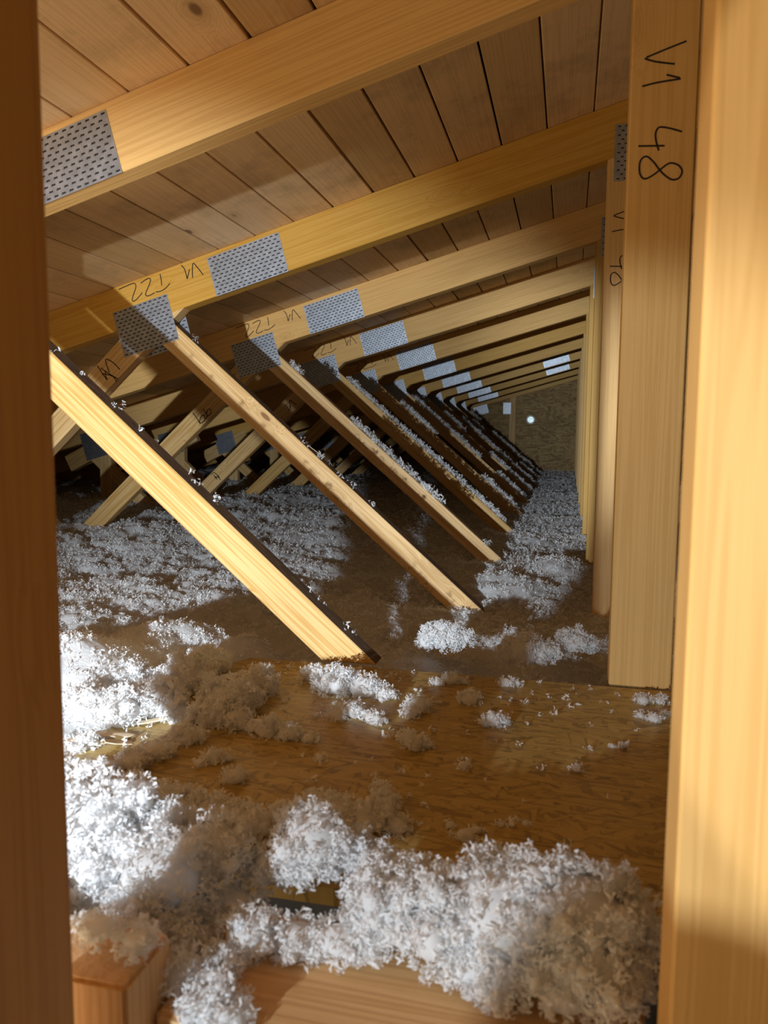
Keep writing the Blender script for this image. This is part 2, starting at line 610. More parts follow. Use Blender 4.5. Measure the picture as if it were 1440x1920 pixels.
INK_W4 = ink_mesh('handwriting', trace([
    [(838, 320), (860, 345), (872, 372)], [(872, 372), (880, 350), (882, 330)],
    [(885, 345), (878, 300), (880, 288), (900, 305), (930, 325)]], 330, 680, 4.114, YT(4)), 0.0045)
INK_W4B = ink_mesh('handwriting', trace([
    [(268, 865), (300, 850), (345, 905)], [(290, 865), (318, 900), (300, 880), (335, 885), (310, 860)]], 330, 680, 4.114, YT(4)), 0.0045)


def ink(me, yface, parent):
    o = link('handwriting', me, parent, Matrix.Translation((0, yface - 0.0006, 0)))
    return o


DU = lambda x: -0.731 - 0.871 * x      # upper edge of the long diagonal
DL = lambda x: -0.822 - 0.862 * x
D_ANG = -math.atan(0.866)
LU = lambda x: 1.650 + 0.920 * x       # the web leaning the other way
LL = lambda x: 1.512 + 0.906 * x
L_ANG = math.atan(0.913)

TRUSS_LABEL = {
    0: 'blurred nearest roof truss whose post fills the right edge',
    1: 'roof truss standing on the board deck with wide post reading V1 48',
    2: 'roof truss whose half-hidden post stands just behind the V1 48 post',
    3: 'third roof truss back, counting the one reading V1 48 as first',
    4: 'fourth roof truss back, counting the one reading V1 48 as first',
    5: 'fifth roof truss back, counting the one reading V1 48 as first',
    6: 'sixth roof truss back, counting the one reading V1 48 as first',
    7: 'seventh roof truss back, counting the one reading V1 48 as first',
    8: 'eighth roof truss back, with the nearer of two bright right-hand splice plates',
    9: 'ninth roof truss back, with the farther of two bright right-hand splice plates',
    10: 'last open roof truss before the end wall',
    11: 'gable truss standing against the far strand board wall',
}


def chord_corners(x0, x1):
    return [(x0, lo(x0)), (x1, lo(x1)), (x1, up(x1)), (x0, up(x0))]


def web_corners(fu, fl, xa, xb, za, zb):
    """four corners of a web between heights za (lower end) and zb (upper end)"""
    inv = lambda f, z: (z - f(0)) / (f(1) - f(0))
    return [(inv(fl, za), za), (inv(fu, za), za), (inv(fu, zb), zb), (inv(fl, zb), zb)]


def diag_corners(zbot):
    invU = lambda z: (z + 0.731) / -0.871
    invL = lambda z: (z + 0.822) / -0.862
    # the top end is cut along the chord's underside
    xu = (-0.731 - CA) / (0.871 + CB)
    xl = (-0.822 - CA) / (0.862 + CB)
    return [(invL(zbot), zbot), (invU(zbot), zbot), (xu, lo(xu)), (xl, lo(xl))]


def left_corners(zbot):
    inv = lambda a, b, z: (z - a) / b
    xu = (CA - 1.650) / (0.920 - CB)
    xl = (CA - 1.512) / (0.906 - CB)
    return [(inv(1.650, 0.920, zbot), zbot), (inv(1.512, 0.906, zbot), zbot), (xl, lo(xl)), (xu, lo(xu))]


def strip_corners(x0, z0, x1, z1, w):
    d = Vector((x1 - x0, z1 - z0)).normalized()
    n = Vector((-d.y, d.x)) * w / 2
    return [(x0 - n.x, z0 - n.y), (x1 - n.x, z1 - n.y), (x1 + n.x, z1 + n.y), (x0 + n.x, z0 + n.y)]


trusses = []
for k in range(0, 12):
    y = YT(k)
    t = empty('roof_truss', (0, y, -0.55))
    tag(t, TRUSS_LABEL[k], 'truss', 'roof trusses in a receding row')
    trusses.append(t)
    px0, px1 = (PX0, PX1) if k else (0.0706, 0.190)
    ch = member('top_chord', chord_corners(XL, XR), SLOPE, y, TH, M['truss'], t, key='chord')
    zb = -0.435 if k == 1 else -0.70
    po = member('post', [(px0, zb), (px1, zb), (px1, lo(px1)), (px0, lo(px0))], math.pi / 2, y, TH, M['stud'], t, key=('post', k if k < 2 else 2))
    if k < 11:
        dg = member('diagonal_web', diag_corners(-0.432 if k == 1 else -0.66), D_ANG, y, TH - 0.004, M['web'], t,
                    mat_top=M['bark'] if k in (0, 1, 2) else M['sawn'], key=('diag', k if k in (0, 1, 2) else 3))
        lw = member('counter_web', left_corners(-0.62), L_ANG, y, TH - 0.004, M['web'], t, key='left')
        if k > 0:
            member('upright_web', [(-2.765, -0.62), (-2.685, -0.62), (-2.685, lo(-2.685)), (-2.765, lo(-2.765))], math.pi / 2, y, TH - 0.004, M['web'], t, key='up2')
            a2 = math.atan2(-0.60 - lo(-2.86), -2.26 + 2.86)
            member('short_web', strip_corners(-2.86, lo(-2.86) - 0.03, -2.26, -0.60, 0.072), a2, y + TH * 0.02, TH - 0.008, M['web'], t, key='short')
            member('scab', strip_corners(-2.985, -0.178, -2.60, 0.012, 0.10), math.atan2(0.19, 0.385), y - 0.0015, TH, M['web'], t, key='scab')
            plate(PL_LOW, -2.79, -0.055, y - 0.002, SLOPE, t)
        # webs on the far side of the posts
        ar = math.atan2(1.25, 1.0)
        member('far_web', strip_corners(0.24, -0.60, 1.12, 0.98, 0.075), math.atan2(1.58, 0.88), y, TH - 0.004, M['web'], t, key='far')
        plate(PL_SPLICE, -0.995, 0.5335, y, SLOPE, t)
        plate(PL_NODE, -1.354, 0.3555, y, SLOPE, t)
        plate(PL_POST, 0.1355, 0.7835, y, 0.0, t)
        if k == 2:
            # a plate shows on the back face too, its teeth beyond the edge
            plate(PL_NODE, -1.335, 0.352, y + TH + 0.004, SLOPE, t)
        if k in (2, 3, 4, 5):
            ink(INK_CHORD, y, ch)
            ink(INK_CHORD_B, y, ch)
        if k in (1, 2):
            ink(INK_POST, y, po)
            ink(INK_POST_B, y, po)
        if k in (8, 9):
            plate(PL_SPLICE, -0.150, lo(-0.150) + 0.07, y, SLOPE, t)
        if k == 2:
            ink(INK_W2, y, lw)
        if k == 3:
            ink(INK_W3, y, lw)
        if k == 4:
            ink(INK_W4, y, lw)
            ink(INK_W4B, y, lw)
    else:
        member('stud', [(-0.79, -0.60), (-0.705, -0.60), (-0.705, lo(-0.705)), (-0.79, lo(-0.79))], math.pi / 2, y, TH, M['web'], t)
        member('stud', [(-2.2, -0.60), (-2.1, -0.60), (-2.1, lo(-2.1)), (-2.2, lo(-2.2))], math.pi / 2, y, TH, M['web'], t)
        plate(PL_SMALL, -1.17, 0.372, y, SLOPE, t)
        plate(PL_UP, -0.822, 0.396, y, 0.0, t)

# ------------------------------------------------------------------ the setting
YB = YT(11) + TH                     # inner face of the end wall


def quad_prism(name, pts, th_vec, mat, parent=None):
    bm = bmesh.new()
    a = [bm.verts.new(p) for p in pts]
    b = [bm.verts.new(Vector(p) + Vector(th_vec)) for p in pts]
    bm.faces.new(a)
    bm.faces.new(b[::-1])
    n = len(pts)
    for i in range(n):
        bm.faces.new((a[i], b[i], b[(i + 1) % n], a[(i + 1) % n]))
    bmesh.ops.recalc_face_normals(bm, faces=bm.faces)
    me = bpy.data.meshes.new(name)
    bm.to_mesh(me)
    bm.free()
    me.materials.append(mat)
    return link(name, me, parent)


YF = -1.4
BT = 0.024
ceil_ = quad_prism('ceiling', [(XL, YF, up(XL) + BT + 0.006), (XR + 0.2, YF, up(XR + 0.2) + BT + 0.006), (XR + 0.2, YB + 0.1, up(XR + 0.2) + BT + 0.006),
                               (XL, YB + 0.1, up(XL) + BT + 0.006)], (0, 0, 0.01), M['black'])
tag(ceil_, 'sloping board roof lining over the trusses', kind='structure')
# roof boards, laid along the attic; each one an object
PW = 0.1262
cs = math.cos(SLOPE)
i = -11
plank_lengths = {}
while True:
    xr = 0.038 - PW * i
    xl_ = xr - PW
    if xl_ < XL:
        break
    gap = rnd.uniform(0.0026, 0.0050)
    if i in (4, 5):
        gap = 0.007
    w2 = (PW / cs) / 2 - gap / 2
    # boards butt over a truss somewhere along the roof
    cut = YT(rnd.choice([4, 5, 6, 7, 8])) + TH / 2
    for (ya, yb) in ((YF, cut - 0.001), (cut + 0.001, YB)):
        L = yb - ya
        bm = bmesh.new()
        bmesh.ops.create_cube(bm, size=2)
        for v in bm.verts:
            v.co = Vector((v.co.x * L / 2, v.co.y * w2, v.co.z * BT / 2))
        bmesh.ops.bevel(bm, geom=[e for e in bm.edges if abs(e.verts[0].co.x - e.verts[1].co.x) > L / 2], offset=0.0018, segments=1, affect='EDGES')
        me = bpy.data.meshes.new('plank')
        bm.to_mesh(me)
        bm.free()
        me.materials.append(M['plank'])
        xc = (xr + xl_) / 2
        mat = Matrix.Translation((xc, (ya + yb) / 2, up(xc) + (BT / 2) / cs + 0.0005)) @ Matrix.Rotation(-SLOPE, 4, 'Y') @ Matrix.Rotation(math.pi / 2, 4, 'Z')
        link('plank', me, ceil_, mat)
    i += 1

floor = quad_prism('floor', [(XL - 0.1, YF, -0.80), (XR + 1.2, YF, -0.80), (XR + 1.2, YB + 0.1, -0.80), (XL - 0.1, YB + 0.1, -0.80)], (0, 0, -0.02), M['gypsum'])
tag(floor, kind='structure')
wall = quad_prism('wall_far', [(XL - 0.1, YB, -0.8), (XR + 1.2, YB, -0.8), (XR + 1.2, YB, up(XR + 1.2)), (XL - 0.1, YB, up(XL))], (0, 0.018, 0), M['osb_wall'])
tag(wall, kind='structure')
wl = quad_prism('wall_left', [(XL - 0.05, YF, -0.8), (XL - 0.05, YB, -0.8), (XL - 0.05, YB, up(XL)), (XL - 0.05, YF, up(XL))], (-0.02, 0, 0), M['osb_wall'])
tag(wl, kind='structure')
wr = quad_prism('wall_right', [(XR + 0.2, YF, -0.8), (XR + 0.2, YB, -0.8), (XR + 0.2, YB, up(XR + .2)), (XR + 0.2, YF, up(XR + .2))], (0.02, 0, 0), M['osb_wall'])
tag(wr, kind='structure')

# round vent on the end wall
vc = at(995, 787, YB)
ve = empty('wall_vent', (vc.x, YB, vc.z))
tag(ve, 'small round white vent on the far strand board wall', 'vent')


def lathe(name, prof, n, mat, parent, m):
    """profile of (radius, height) pairs turned about local Z"""
    V, Fc = [], []
    for r, h in prof:
        for j in range(n):
            a = 2 * math.pi * j / n
            V.append((r * math.cos(a), r * math.sin(a), h))
    for i2 in range(len(prof) - 1):
        for j in range(n):
            Fc.append((i2 * n + j, i2 * n + (j + 1) % n, (i2 + 1) * n + (j + 1) % n, (i2 + 1) * n + j))
    return link(name, mesh_np(name, np.array(V), np.array(Fc), [mat], True), parent, m)


VM = Matrix.Translation((vc.x, YB, vc.z)) @ Matrix.Rotation(math.pi / 2, 4, 'X')
lathe('flange', [(0.060, 0.0), (0.060, 0.006), (0.054, 0.010), (0.046, 0.010), (0.044, 0.006)], 28, M['vent'], ve, VM)
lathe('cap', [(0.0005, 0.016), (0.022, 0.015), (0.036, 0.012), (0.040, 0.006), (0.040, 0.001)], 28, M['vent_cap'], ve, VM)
for a in (0.6, 2.3, 4.0):
    link('clip', mesh_np('clip', np.array([(0.010, -0.003, 0.0165), (0.024, -0.003, 0.0155), (0.024, 0.003, 0.0155), (0.010, 0.003, 0.0165)]), np.array([(0, 1, 2, 3)]), [M['gypsum']]), ve,
         VM @ Matrix.Rotation(a, 4, 'Z'))

# ------------------------------------------------------------------ opening in the foreground
st = box('framing_stud', -0.350, -0.305, 0.316, 0.405, -0.78, lo(-0.374), M['darker'], axis='Z', bevel=0.003)
tag(st, 'blurred dark brown upright stud along the left edge of the view', 'stud')
sl = box('sill_board', -0.288, 0.068, 0.47, 0.605, -0.470, -0.428, M['sill'], axis='X', bevel=0.004)
tag(sl, 'warm brown sill board under the insulation at the very front', 'board')
bl = box('timber_block', -0.376, -0.290, 0.4375, 0.50, -0.78, -0.385, M['sill'], axis='Z', bevel=0.003)
tag(bl, 'short rough-sawn upright block in the bottom left corner', 'block')
mu = box('bottom_chord_block', -0.55, 0.20, Y1 - 0.055, Y1 - 0.003, -0.58, -0.456, M['sill'], axis='X')
mu.name = 'floor_joist'
tag(mu, 'joist under the back edge of the strand board deck', 'joist')

# strand board deck, with its left edge broken out in splinters
DZ = -0.436
dk = empty('strand_board_deck', (-0.2, 1.0, DZ - 0.018))
tag(dk, 'brown strand board sheet laid as a deck across the joists', 'board')
edge = [(-0.700, 0.655)]
for q in range(14):
    yy = 0.70 + q * 0.047
    edge.append((-0.695 + 0.13 * (yy - 0.7) + rnd.uniform(-0.008, 0.008), yy))
edge.append((-0.60, 1.358))
deck_out = edge + [(0.275, 1.358), (0.275, 0.735), (-0.12, 0.665)]
bm = bmesh.new()
a_ = [bm.verts.new((x, y, DZ)) for x, y in deck_out]
b_ = [bm.verts.new((x, y, DZ - 0.018)) for x, y in deck_out]
bm.faces.new(a_)
bm.faces.new(b_[::-1])
for q in range(len(a_)):
    bm.faces.new((a_[q], b_[q], b_[(q + 1) % len(a_)], a_[(q + 1) % len(a_)]))
bmesh.ops.recalc_face_normals(bm, faces=bm.faces)
me = bpy.data.meshes.new('sheet')
bm.to_mesh(me)
bm.free()
me.materials.append(M['osb'])
link('sheet', me, dk)


def strand(x, y, z, L, W, rz, ry):
    bm = bmesh.new()
    pts = [(-L / 2, -W * 0.3), (-L * 0.2, -W / 2), (L * 0.35, -W / 2), (L / 2, 0), (L * 0.3, W / 2), (-L * 0.4, W * 0.45)]
    t_ = [bm.verts.new((p[0], p[1], 0.0012 + 0.05 * p[0] * p[0] / L)) for p in pts]
    b2 = [bm.verts.new((p[0], p[1], 0.05 * p[0] * p[0] / L)) for p in pts]
    bm.faces.new(t_)
    bm.faces.new(b2[::-1])
    for q2 in range(len(pts)):
        bm.faces.new((t_[q2], b2[q2], b2[(q2 + 1) % 6], t_[(q2 + 1) % 6]))
    bmesh.ops.recalc_face_normals(bm, faces=bm.faces)
    m_ = bpy.data.meshes.new('strand')
    bm.to_mesh(m_)
    bm.free()
    m_.materials.append(M['chip'])
    return m_, Matrix.Translation((x, y, z)) @ Matrix.Rotation(rz, 4, 'Z') @ Matrix.Rotation(ry, 4, 'Y')


for (u, v, L, W, rz, ry) in ((205, 1378, 0.075, 0.016, 0.35, 0.08), (285, 1352, 0.06, 0.013, 0.5, -0.1), (222, 1392, 0.045, 0.022, 1.0, 0.3),
                             (160, 1392, 0.06, 0.018, 0.2, 0.05), (330, 1338, 0.05, 0.010, 0.6, -0.15)):
    p = atz(u, v, DZ + 0.004)
    m_, mx = strand(p.x, p.y, DZ + 0.004, L, W, rz, ry)
    link('strand', m_, dk, mx)

# a splinter lying on the second truss's diagonal, and a paper scrap deeper in
p = at(592, 822, YT(2) + TH / 2)
m_, mx = strand(p.x, p.y, DU(p.x) + 0.006, 0.055, 0.010, 0.1, 0.62)
sp_ = link('wood_splinter', m_, None, mx)
tag(sp_, 'pale wood splinter lying on a diagonal web', 'splinter')

# ------------------------------------------------------------------ loose-fill insulation


def vnoise(x, y, seed):
    """smooth value noise on numpy arrays, 0..1"""
    xi, yi = np.floor(x).astype(np.int64), np.floor(y).astype(np.int64)
    fx, fy = x - xi, y - yi
    fx, fy = fx * fx * (3 - 2 * fx), fy * fy * (3 - 2 * fy)

    def h(a, b):
        n = (a * 374761393 + b * 668265263 + seed * 1442695041) & 0xffffffff
        n = ((n ^ (n >> 13)) * 1274126177) & 0xffffffff
        return ((n ^ (n >> 16)) & 0xffff) / 65535.0
    return (h(xi, yi) * (1 - fx) + h(xi + 1, yi) * fx) * (1 - fy) + (h(xi, yi + 1) * (1 - fx) + h(xi + 1, yi + 1) * fx) * fy


BUMPS = [  # x, y, radius, height: mounds read off the photograph
    (-0.80, 1.16, 0.16, 0.125), (-0.95, 1.00, 0.2, 0.09), (-0.78, 1.42, 0.14, 0.11), (-0.62, 1.44, 0.08, 0.09), (-1.05, 1.35, 0.18, 0.05), (-0.30, 1.62, 0.10, 0.04),
    (-0.10, 1.85, 0.08, 0.045), (0.0, 1.72, 0.07, 0.05), (-0.18, 2.6, 0.16, 0.05), (-0.06, 3.0, 0.15, 0.05), (-0.75, 1.75, 0.2, -0.03),
    (-0.52, 1.55, 0.12, -0.02), (0.06, 1.55, 0.06, 0.02)]


def H(x, y):
    z = -0.535 + 0.045 * np.clip(-x - 0.3, 0, 2.4) + 0.012 * np.clip(y - 2.5, 0, 8)
    amp = 0.6 + 0.4 * np.clip((-x - 0.2) / 1.0, 0, 1)
    z += amp * (0.055 * (vnoise(x * 2.6, y * 3.4, 1) - 0.5) + 0.044 * (vnoise(x * 6.1, y * 8.3, 2) - 0.5) + 0.032 * (vnoise(x * 15, y * 18, 3) - 0.5))
    z += 0.020 * (vnoise(x * 37, y * 41, 4) - 0.5) + 0.011 * (vnoise(x * 90, y * 90, 5) - 0.5)
    for bx, by, r, h in BUMPS:
        z += h * np.exp(-((x - bx) ** 2 + (y - by) ** 2) / (r * r))
    # lies low under the deck, piles against the back edge of it
    under = np.clip((x + 0.66) / 0.05, 0, 1) * np.clip((0.30 - x) / 0.03, 0, 1) * np.clip((1.372 - y) / 0.012, 0, 1)
    z = z * (1 - under) + (-0.60) * under
    front = np.clip((0.70 - y) / 0.03, 0, 1) * np.clip((x + 0.62) / 0.05, 0, 1)
    return z * (1 - front) - 0.765 * front


xs = np.arange(XL, XR + 0.15, 0.019)
ys = [0.35]
while ys[-1] < YB - 0.01:
    ys.append(ys[-1] + 0.009 + 0.0048 * max(0, ys[-1] - 1.6))
ys = np.minimum(np.array(ys), YB - 0.004)
gx, gy = np.meshgrid(xs, ys)
gz = H(gx, gy)
nx_, ny_ = len(xs), len(ys)
idx = np.arange(nx_ * ny_).reshape(ny_, nx_)
faces = np.stack([idx[:-1, :-1], idx[:-1, 1:], idx[1:, 1:], idx[1:, :-1]], -1).reshape(-1, 4)
_fx, _fy = gx.ravel()[faces[:, 0]], gy.ravel()[faces[:, 0]]
faces = faces[~(((_fy < 1.30) & (_fx > -0.60) & (_fx < 0.24)) | (_fy < 0.62))]          # nothing under the open gap in front of the deck
ins = link('loose_fill_insulation', mesh_np('loose_fill_insulation', np.stack([gx, gy, gz], -1).reshape(-1, 3), faces, [M['bed']], True))
tag(ins, 'deep bed of white loose-fill wool covering the attic floor', 'insulation', kind='stuff')


def shreds(P, size, n_fl, spread, seed):
    """curled wool shreds: n_fl little bent strips round every point of P; returns quads"""
    g = np.random.default_rng(seed)
    n = len(P)
    N = n * n_fl
    base = np.repeat(P, n_fl, axis=0)
    sz = np.repeat(np.broadcast_to(size, (n,)), n_fl)
    d = g.normal(size=(N, 3))
    d /= np.linalg.norm(d, axis=1)[:, None]
    base = base + d * (sz * spread * g.random(N) ** 0.5)[:, None]
    t = g.normal(size=(N, 3))
    t /= np.linalg.norm(t, axis=1)[:, None]
    s = np.cross(t, g.normal(size=(N, 3)))
    s /= np.linalg.norm(s, axis=1)[:, None] + 1e-9
    nn = np.cross(t, s)
    L = (sz * g.uniform(0.45, 1.1, N))[:, None]
    W = (sz * g.uniform(0.16, 0.42, N))[:, None]
    bend = (sz * g.uniform(-0.35, 0.35, N))[:, None]
    a0 = base - t * L / 2
    a1 = base + nn * bend
    a2 = base + t * L / 2
    w0, w1, w2 = W * g.uniform(0.15, 0.8, (N, 1)), W, W * g.uniform(0.1, 0.7, (N, 1))
    V = np.stack([a0 - s * w0 / 2, a0 + s * w0 / 2, a1 - s * w1 / 2, a1 + s * w1 / 2, a2 - s * w2 / 2, a2 + s * w2 / 2], 1).reshape(-1, 3)
    k = np.arange(N)[:, None] * 6
    Fq = np.concatenate([k + np.array([[0, 1, 3, 2]]), k + np.array([[2, 3, 5, 4]])], 1).reshape(-1, 4)
    return V, Fq


def seen(P, margin=160):
    u, v, z = project(P)
    return (u > -margin) & (u < 1440 + margin) & (v > -margin) & (v < 1920 + margin) & (z > 0.2)


def joined(lists):
    Vs, Fs, o = [], [], 0
    for V, Fq in lists:
        Vs.append(V)
        Fs.append(Fq + o)
        o += len(V)
    return np.concatenate(Vs), np.concatenate(Fs)


parts = []
for (ya, yb, dens, size, nf, sd) in ((0.60, 1.9, 9800, 0.0074, 8, 1), (1.9, 2.9, 5300, 0.0094, 8, 2), (2.9, 4.4, 2300, 0.0125, 7, 3), (4.4, 7.0, 700, 0.018, 5, 4), (7.0, YB, 200, 0.026, 4, 5), (3.9, 6.0, 3200, 0.0115, 5, 6), (6.0, 8.2, 1900, 0.014, 5, 7), (8.2, YB, 1100, 0.017, 5, 8)):
    xa, xb = max(-3.4, -0.95 * yb - 0.2), 0.30
    if sd in (4, 5):
        xb = -0.55
    if sd > 5:
        xa = -0.75
    n = int(dens * (xb - xa) * (yb - ya))
    P = np.stack([rng.uniform(xa, xb, n), rng.uniform(ya, yb, n), np.zeros(n)], 1)
    P = P[~((P[:, 0] > -0.66) & (P[:, 0] < 0.30) & (P[:, 1] < 1.372))]
    P[:, 2] = H(P[:, 0], P[:, 1]) + size * 0.25
    P = P[seen(P) & (P[:, 1] < YB - 0.03)]
    parts.append(shreds(P, size * rng.uniform(0.6, 1.25, len(P)), nf, 0.85, sd))
V, Fq = joined(parts)
fl = link('wool_shreds', mesh_np('wool_shreds', V, Fq, [M['fluff']]))
tag(fl, 'fluffy white shreds of wool on the surface of the attic floor bed', 'insulation', kind='stuff')

_clump_id = [100]


def clump(name, blobs, label, size=0.011, dens=0.95, nf=8, group=None, mats=None):
    """a loose clump of wool: lumpy cores covered with shreds; blobs are (centre, (rx, ry, rz))"""
    _clump_id[0] += 1
    g = np.random.default_rng(_clump_id[0])
    lists = []
    org = Vector(blobs[0][0])
    full = []
    for c, r in blobs:
        full.append((c, r))
        rm = min(r)
        if rm > 0.012:
            for q in range(9 if rm > 0.022 else 5):
                d = g.normal(size=3)
                d[2] = abs(d[2]) * 0.9 - 0.25
                d /= np.linalg.norm(d)
                f_ = g.uniform(0.22, 0.40)
                full.append((tuple(np.array(c) + d * np.array(r) * g.uniform(0.80, 1.0)), (rm * f_ * 1.1, rm * f_ * 1.1, rm * f_ * g.uniform(0.9, 1.5))))
    for c, r in full:
        c, r = np.array(c), np.array(r)
        nu, nvv = (18, 10) if min(r) > 0.012 else (9, 6)
        th = np.linspace(0, 2 * np.pi, nu, endpoint=False)
        ph = np.linspace(0.02, np.pi - 0.02, nvv)
        T, Pp = np.meshgrid(th, ph)
        D = np.stack([np.sin(Pp) * np.cos(T), np.sin(Pp) * np.sin(T), np.cos(Pp)], -1).reshape(-1, 3)
        lum = 0.80 + 0.22 * np.array([vnoise(np.array([d[0] * 2.2 + 9 * c[0] * 10]), np.array([d[1] * 2.2 + d[2] * 2.7]), 9)[0] for d in D])
        Vc = c + D * r * lum[:, None] * 0.86
        ii = np.arange(nu * nvv).reshape(nvv, nu)
        jj = np.roll(ii, -1, axis=1)
        Fc = np.stack([ii[:-1], ii[1:], jj[1:], jj[:-1]], -1).reshape(-1, 4)
        lists.append((Vc - np.array(org), Fc))
        area = 4 * np.pi * ((r[0] * r[1]) ** 1.6 / 3 + (r[0] * r[2]) ** 1.6 / 3 + (r[1] * r[2]) ** 1.6 / 3) ** (1 / 1.6)
        n = max(6, int(area * 6700 * dens * (0.011 / size) ** 2))
        D = g.normal(size=(n, 3))
        D /= np.linalg.norm(D, axis=1)[:, None]
        D = D[D[:, 2] > -0.75]
        wob = 0.86 + 0.30 * vnoise(D[:, 0] * 2.6 + c[0] * 50, D[:, 1] * 2.6 + D[:, 2] * 2.1 + c[1] * 30, 21)
        P = c + D * r * (wob * g.uniform(0.92, 1.12, len(D)))[:, None]
        lists.append(shreds(P - np.array(org), size * g.uniform(0.6, 1.2, len(P)), nf, 0.75, _clump_id[0] + 7))
    V, Fq = joined(lists)
    o = link(name, mesh_np(name, V, Fq, [M['fluff']]), None, Matrix.Translation(org))
    return tag(o, label, 'insulation', group, 'stuff')


def pb(u, v, Y, ru, rv=None, ry=None):
    """a blob whose middle shows at pixel (u, v) at depth Y, radii given in pixels"""
    p = at(u, v, Y)
    s = Y / FPX * 0.97
    rv = rv or ru
    return (tuple(p), (ru * s, ry if ry else 0.5 * (ru + rv) * s, rv * s))


# the heaps spilling over the sill
clump('wool_heap', [pb(190, 1575, 0.60, 85, 92), ((-0.50, 0.60, -0.405), (0.075, 0.06, 0.085)), ((-0.44, 0.60, -0.40), (0.07, 0.06, 0.085)), pb(160, 1640, 0.57, 80, 95), pb(310, 1560, 0.63, 70, 70), pb(300, 1650, 0.575, 110, 105), pb(175, 1690, 0.56, 60, 85), pb(330, 1770, 0.545, 75, 75), pb(380, 1850, 0.525, 80, 80),
                    pb(400, 1600, 0.62, 90, 75), pb(260, 1745, 0.53, 95, 50), pb(395, 1890, 0.478, 65, 60), pb(345, 1830, 0.505, 65, 60), pb(215, 1745, 0.50, 70, 42), pb(180, 1742, 0.462, 60, 34), pb(262, 1765, 0.465, 55, 32), pb(430, 1920, 0.465, 50, 50)],
      'tall heap of white wool at the front left, beside the dark stud', size=0.0066)
clump('wool_heap', [pb(585, 1575, 0.635, 75, 75), pb(560, 1628, 0.625, 60, 35), pb(640, 1595, 0.65, 70, 55), pb(500, 1630, 0.63, 50, 45), pb(700, 1620, 0.64, 60, 40)],
      'peaked heap of white wool above the dark gap in the middle front', size=0.0064)
clump('wool_heap', [pb(470, 1755, 0.555, 70, 55), pb(560, 1765, 0.56, 70, 45), pb(430, 1840, 0.53, 70, 70), pb(640, 1765, 0.56, 70, 42), pb(440, 1695, 0.60, 60, 35), pb(400, 1720, 0.585, 55, 45), pb(480, 1900, 0.51, 50, 45), pb(700, 1760, 0.565, 50, 45)],
      'low run of white wool spilling off the sill below the dark gap', size=0.0064)
clump('wool_heap', [pb(950, 1710, 0.575, 150, 100), pb(690, 1690, 0.60, 55, 45), pb(1085, 1720, 0.575, 120, 95), pb(1165, 1760, 0.57, 65, 75), pb(840, 1725, 0.575, 110, 90), pb(750, 1705, 0.58, 90, 75),
                    pb(980, 1630, 0.60, 45, 35), pb(1055, 1640, 0.60, 45, 40), pb(1120, 1670, 0.60, 40, 45), pb(1100, 1815, 0.545, 110, 60), pb(930, 1835, 0.54, 70, 55), pb(780, 1650, 0.61, 60, 45),
                    pb(1190, 1830, 0.55, 45, 50), pb(1060, 1870, 0.53, 60, 35), pb(1150, 1875, 0.535, 60, 35), pb(880, 1800, 0.55, 70, 55), pb(1010, 1830, 0.54, 60, 45)],
      'widest heap of bright white wool at the front right', size=0.0066)

# clumps lying on the deck, each its own object


def deck_clump(u, v, ru, label, flat=0.7, extra=(), size=0.0062):
    bl_ = []
    for (uu, vv, r_) in ((u, v, ru),) + tuple(extra):
        p = atz(uu, vv + 0.5 * r_, DZ)
        rr = r_ * p.y / FPX
        bl_.append(((p.x, p.y, DZ + rr * flat * 0.6), (rr, rr * 0.9, rr * flat)))
    return clump('wool_clump', bl_, label, size=size, group='wool clumps on the strand board deck')


deck_clump(880, 1308, 22, 'small bright wool clump on the deck just behind the roundest one')
deck_clump(925, 1348, 22, 'oval lit wool clump alone in the middle of the shiny deck', extra=((910, 1352, 14), (945, 1350, 14)))
deck_clump(775, 1388, 26, 'lit wool clump at the shadow edge left of the shiny deck patch', extra=((758, 1380, 18), (800, 1395, 14)))
deck_clump(868, 1434, 14, 'tiny wool clump nearest the front on the middle deck')
deck_clump(785, 1318, 26, 'shaded wool clump between the diagonal foot and shiny deck', extra=((770, 1335, 18),))
deck_clump(500, 1362, 32, 'shaded wool clump at left centre of the deck', extra=((540, 1372, 26), (580, 1382, 18), (470, 1360, 20)))
deck_clump(440, 1452, 28, 'round shaded wool clump on the bare deck above the front left heap')
deck_clump(400, 1415, 24, 'forked shaded wool clump on the left deck', extra=((375, 1428, 16), (430, 1420, 12)))
deck_clump(600, 1420, 12, 'tiny shaded wool clump on the left centre deck')
deck_clump(625, 1275, 44, 'bright wool clump in front of the nearest diagonal foot', extra=((680, 1285, 36), (590, 1262, 26), (720, 1298, 24)), size=0.0068)
deck_clump(665, 1330, 26, 'dull wool clump in front of the bright one by the diagonal foot', extra=((700, 1345, 22), (635, 1338, 20)))
deck_clump(430, 1300, 62, 'large shaded wool heap on the back left of the deck', extra=((480, 1275, 45), (395, 1335, 45), (350, 1375, 36), (445, 1345, 36)), size=0.0072)
deck_clump(350, 1262, 62, 'bright bank of wool along the back left edge of the deck', extra=((290, 1305, 60), (220, 1325, 60), (160, 1310, 60), (390, 1235, 45), (240, 1270, 55), (330, 1330, 36)), size=0.0072)
deck_clump(1205, 1312, 15, 'small lit wool clump at the foot of the V1 48 post')
deck_clump(1238, 1312, 14, 'small lit wool clump right of the one at the V1 48 post foot')
deck_clump(1225, 1345, 14, 'lit wool clump close to the right-hand blurred post', extra=((1243, 1338, 10), (1200, 1340, 10)))
deck_clump(1170, 1397, 9, 'small pair of wool flecks on the right deck', extra=((1148, 1398, 7),))
deck_clump(1080, 1440, 12, 'pale wool fleck near the front of the right deck')
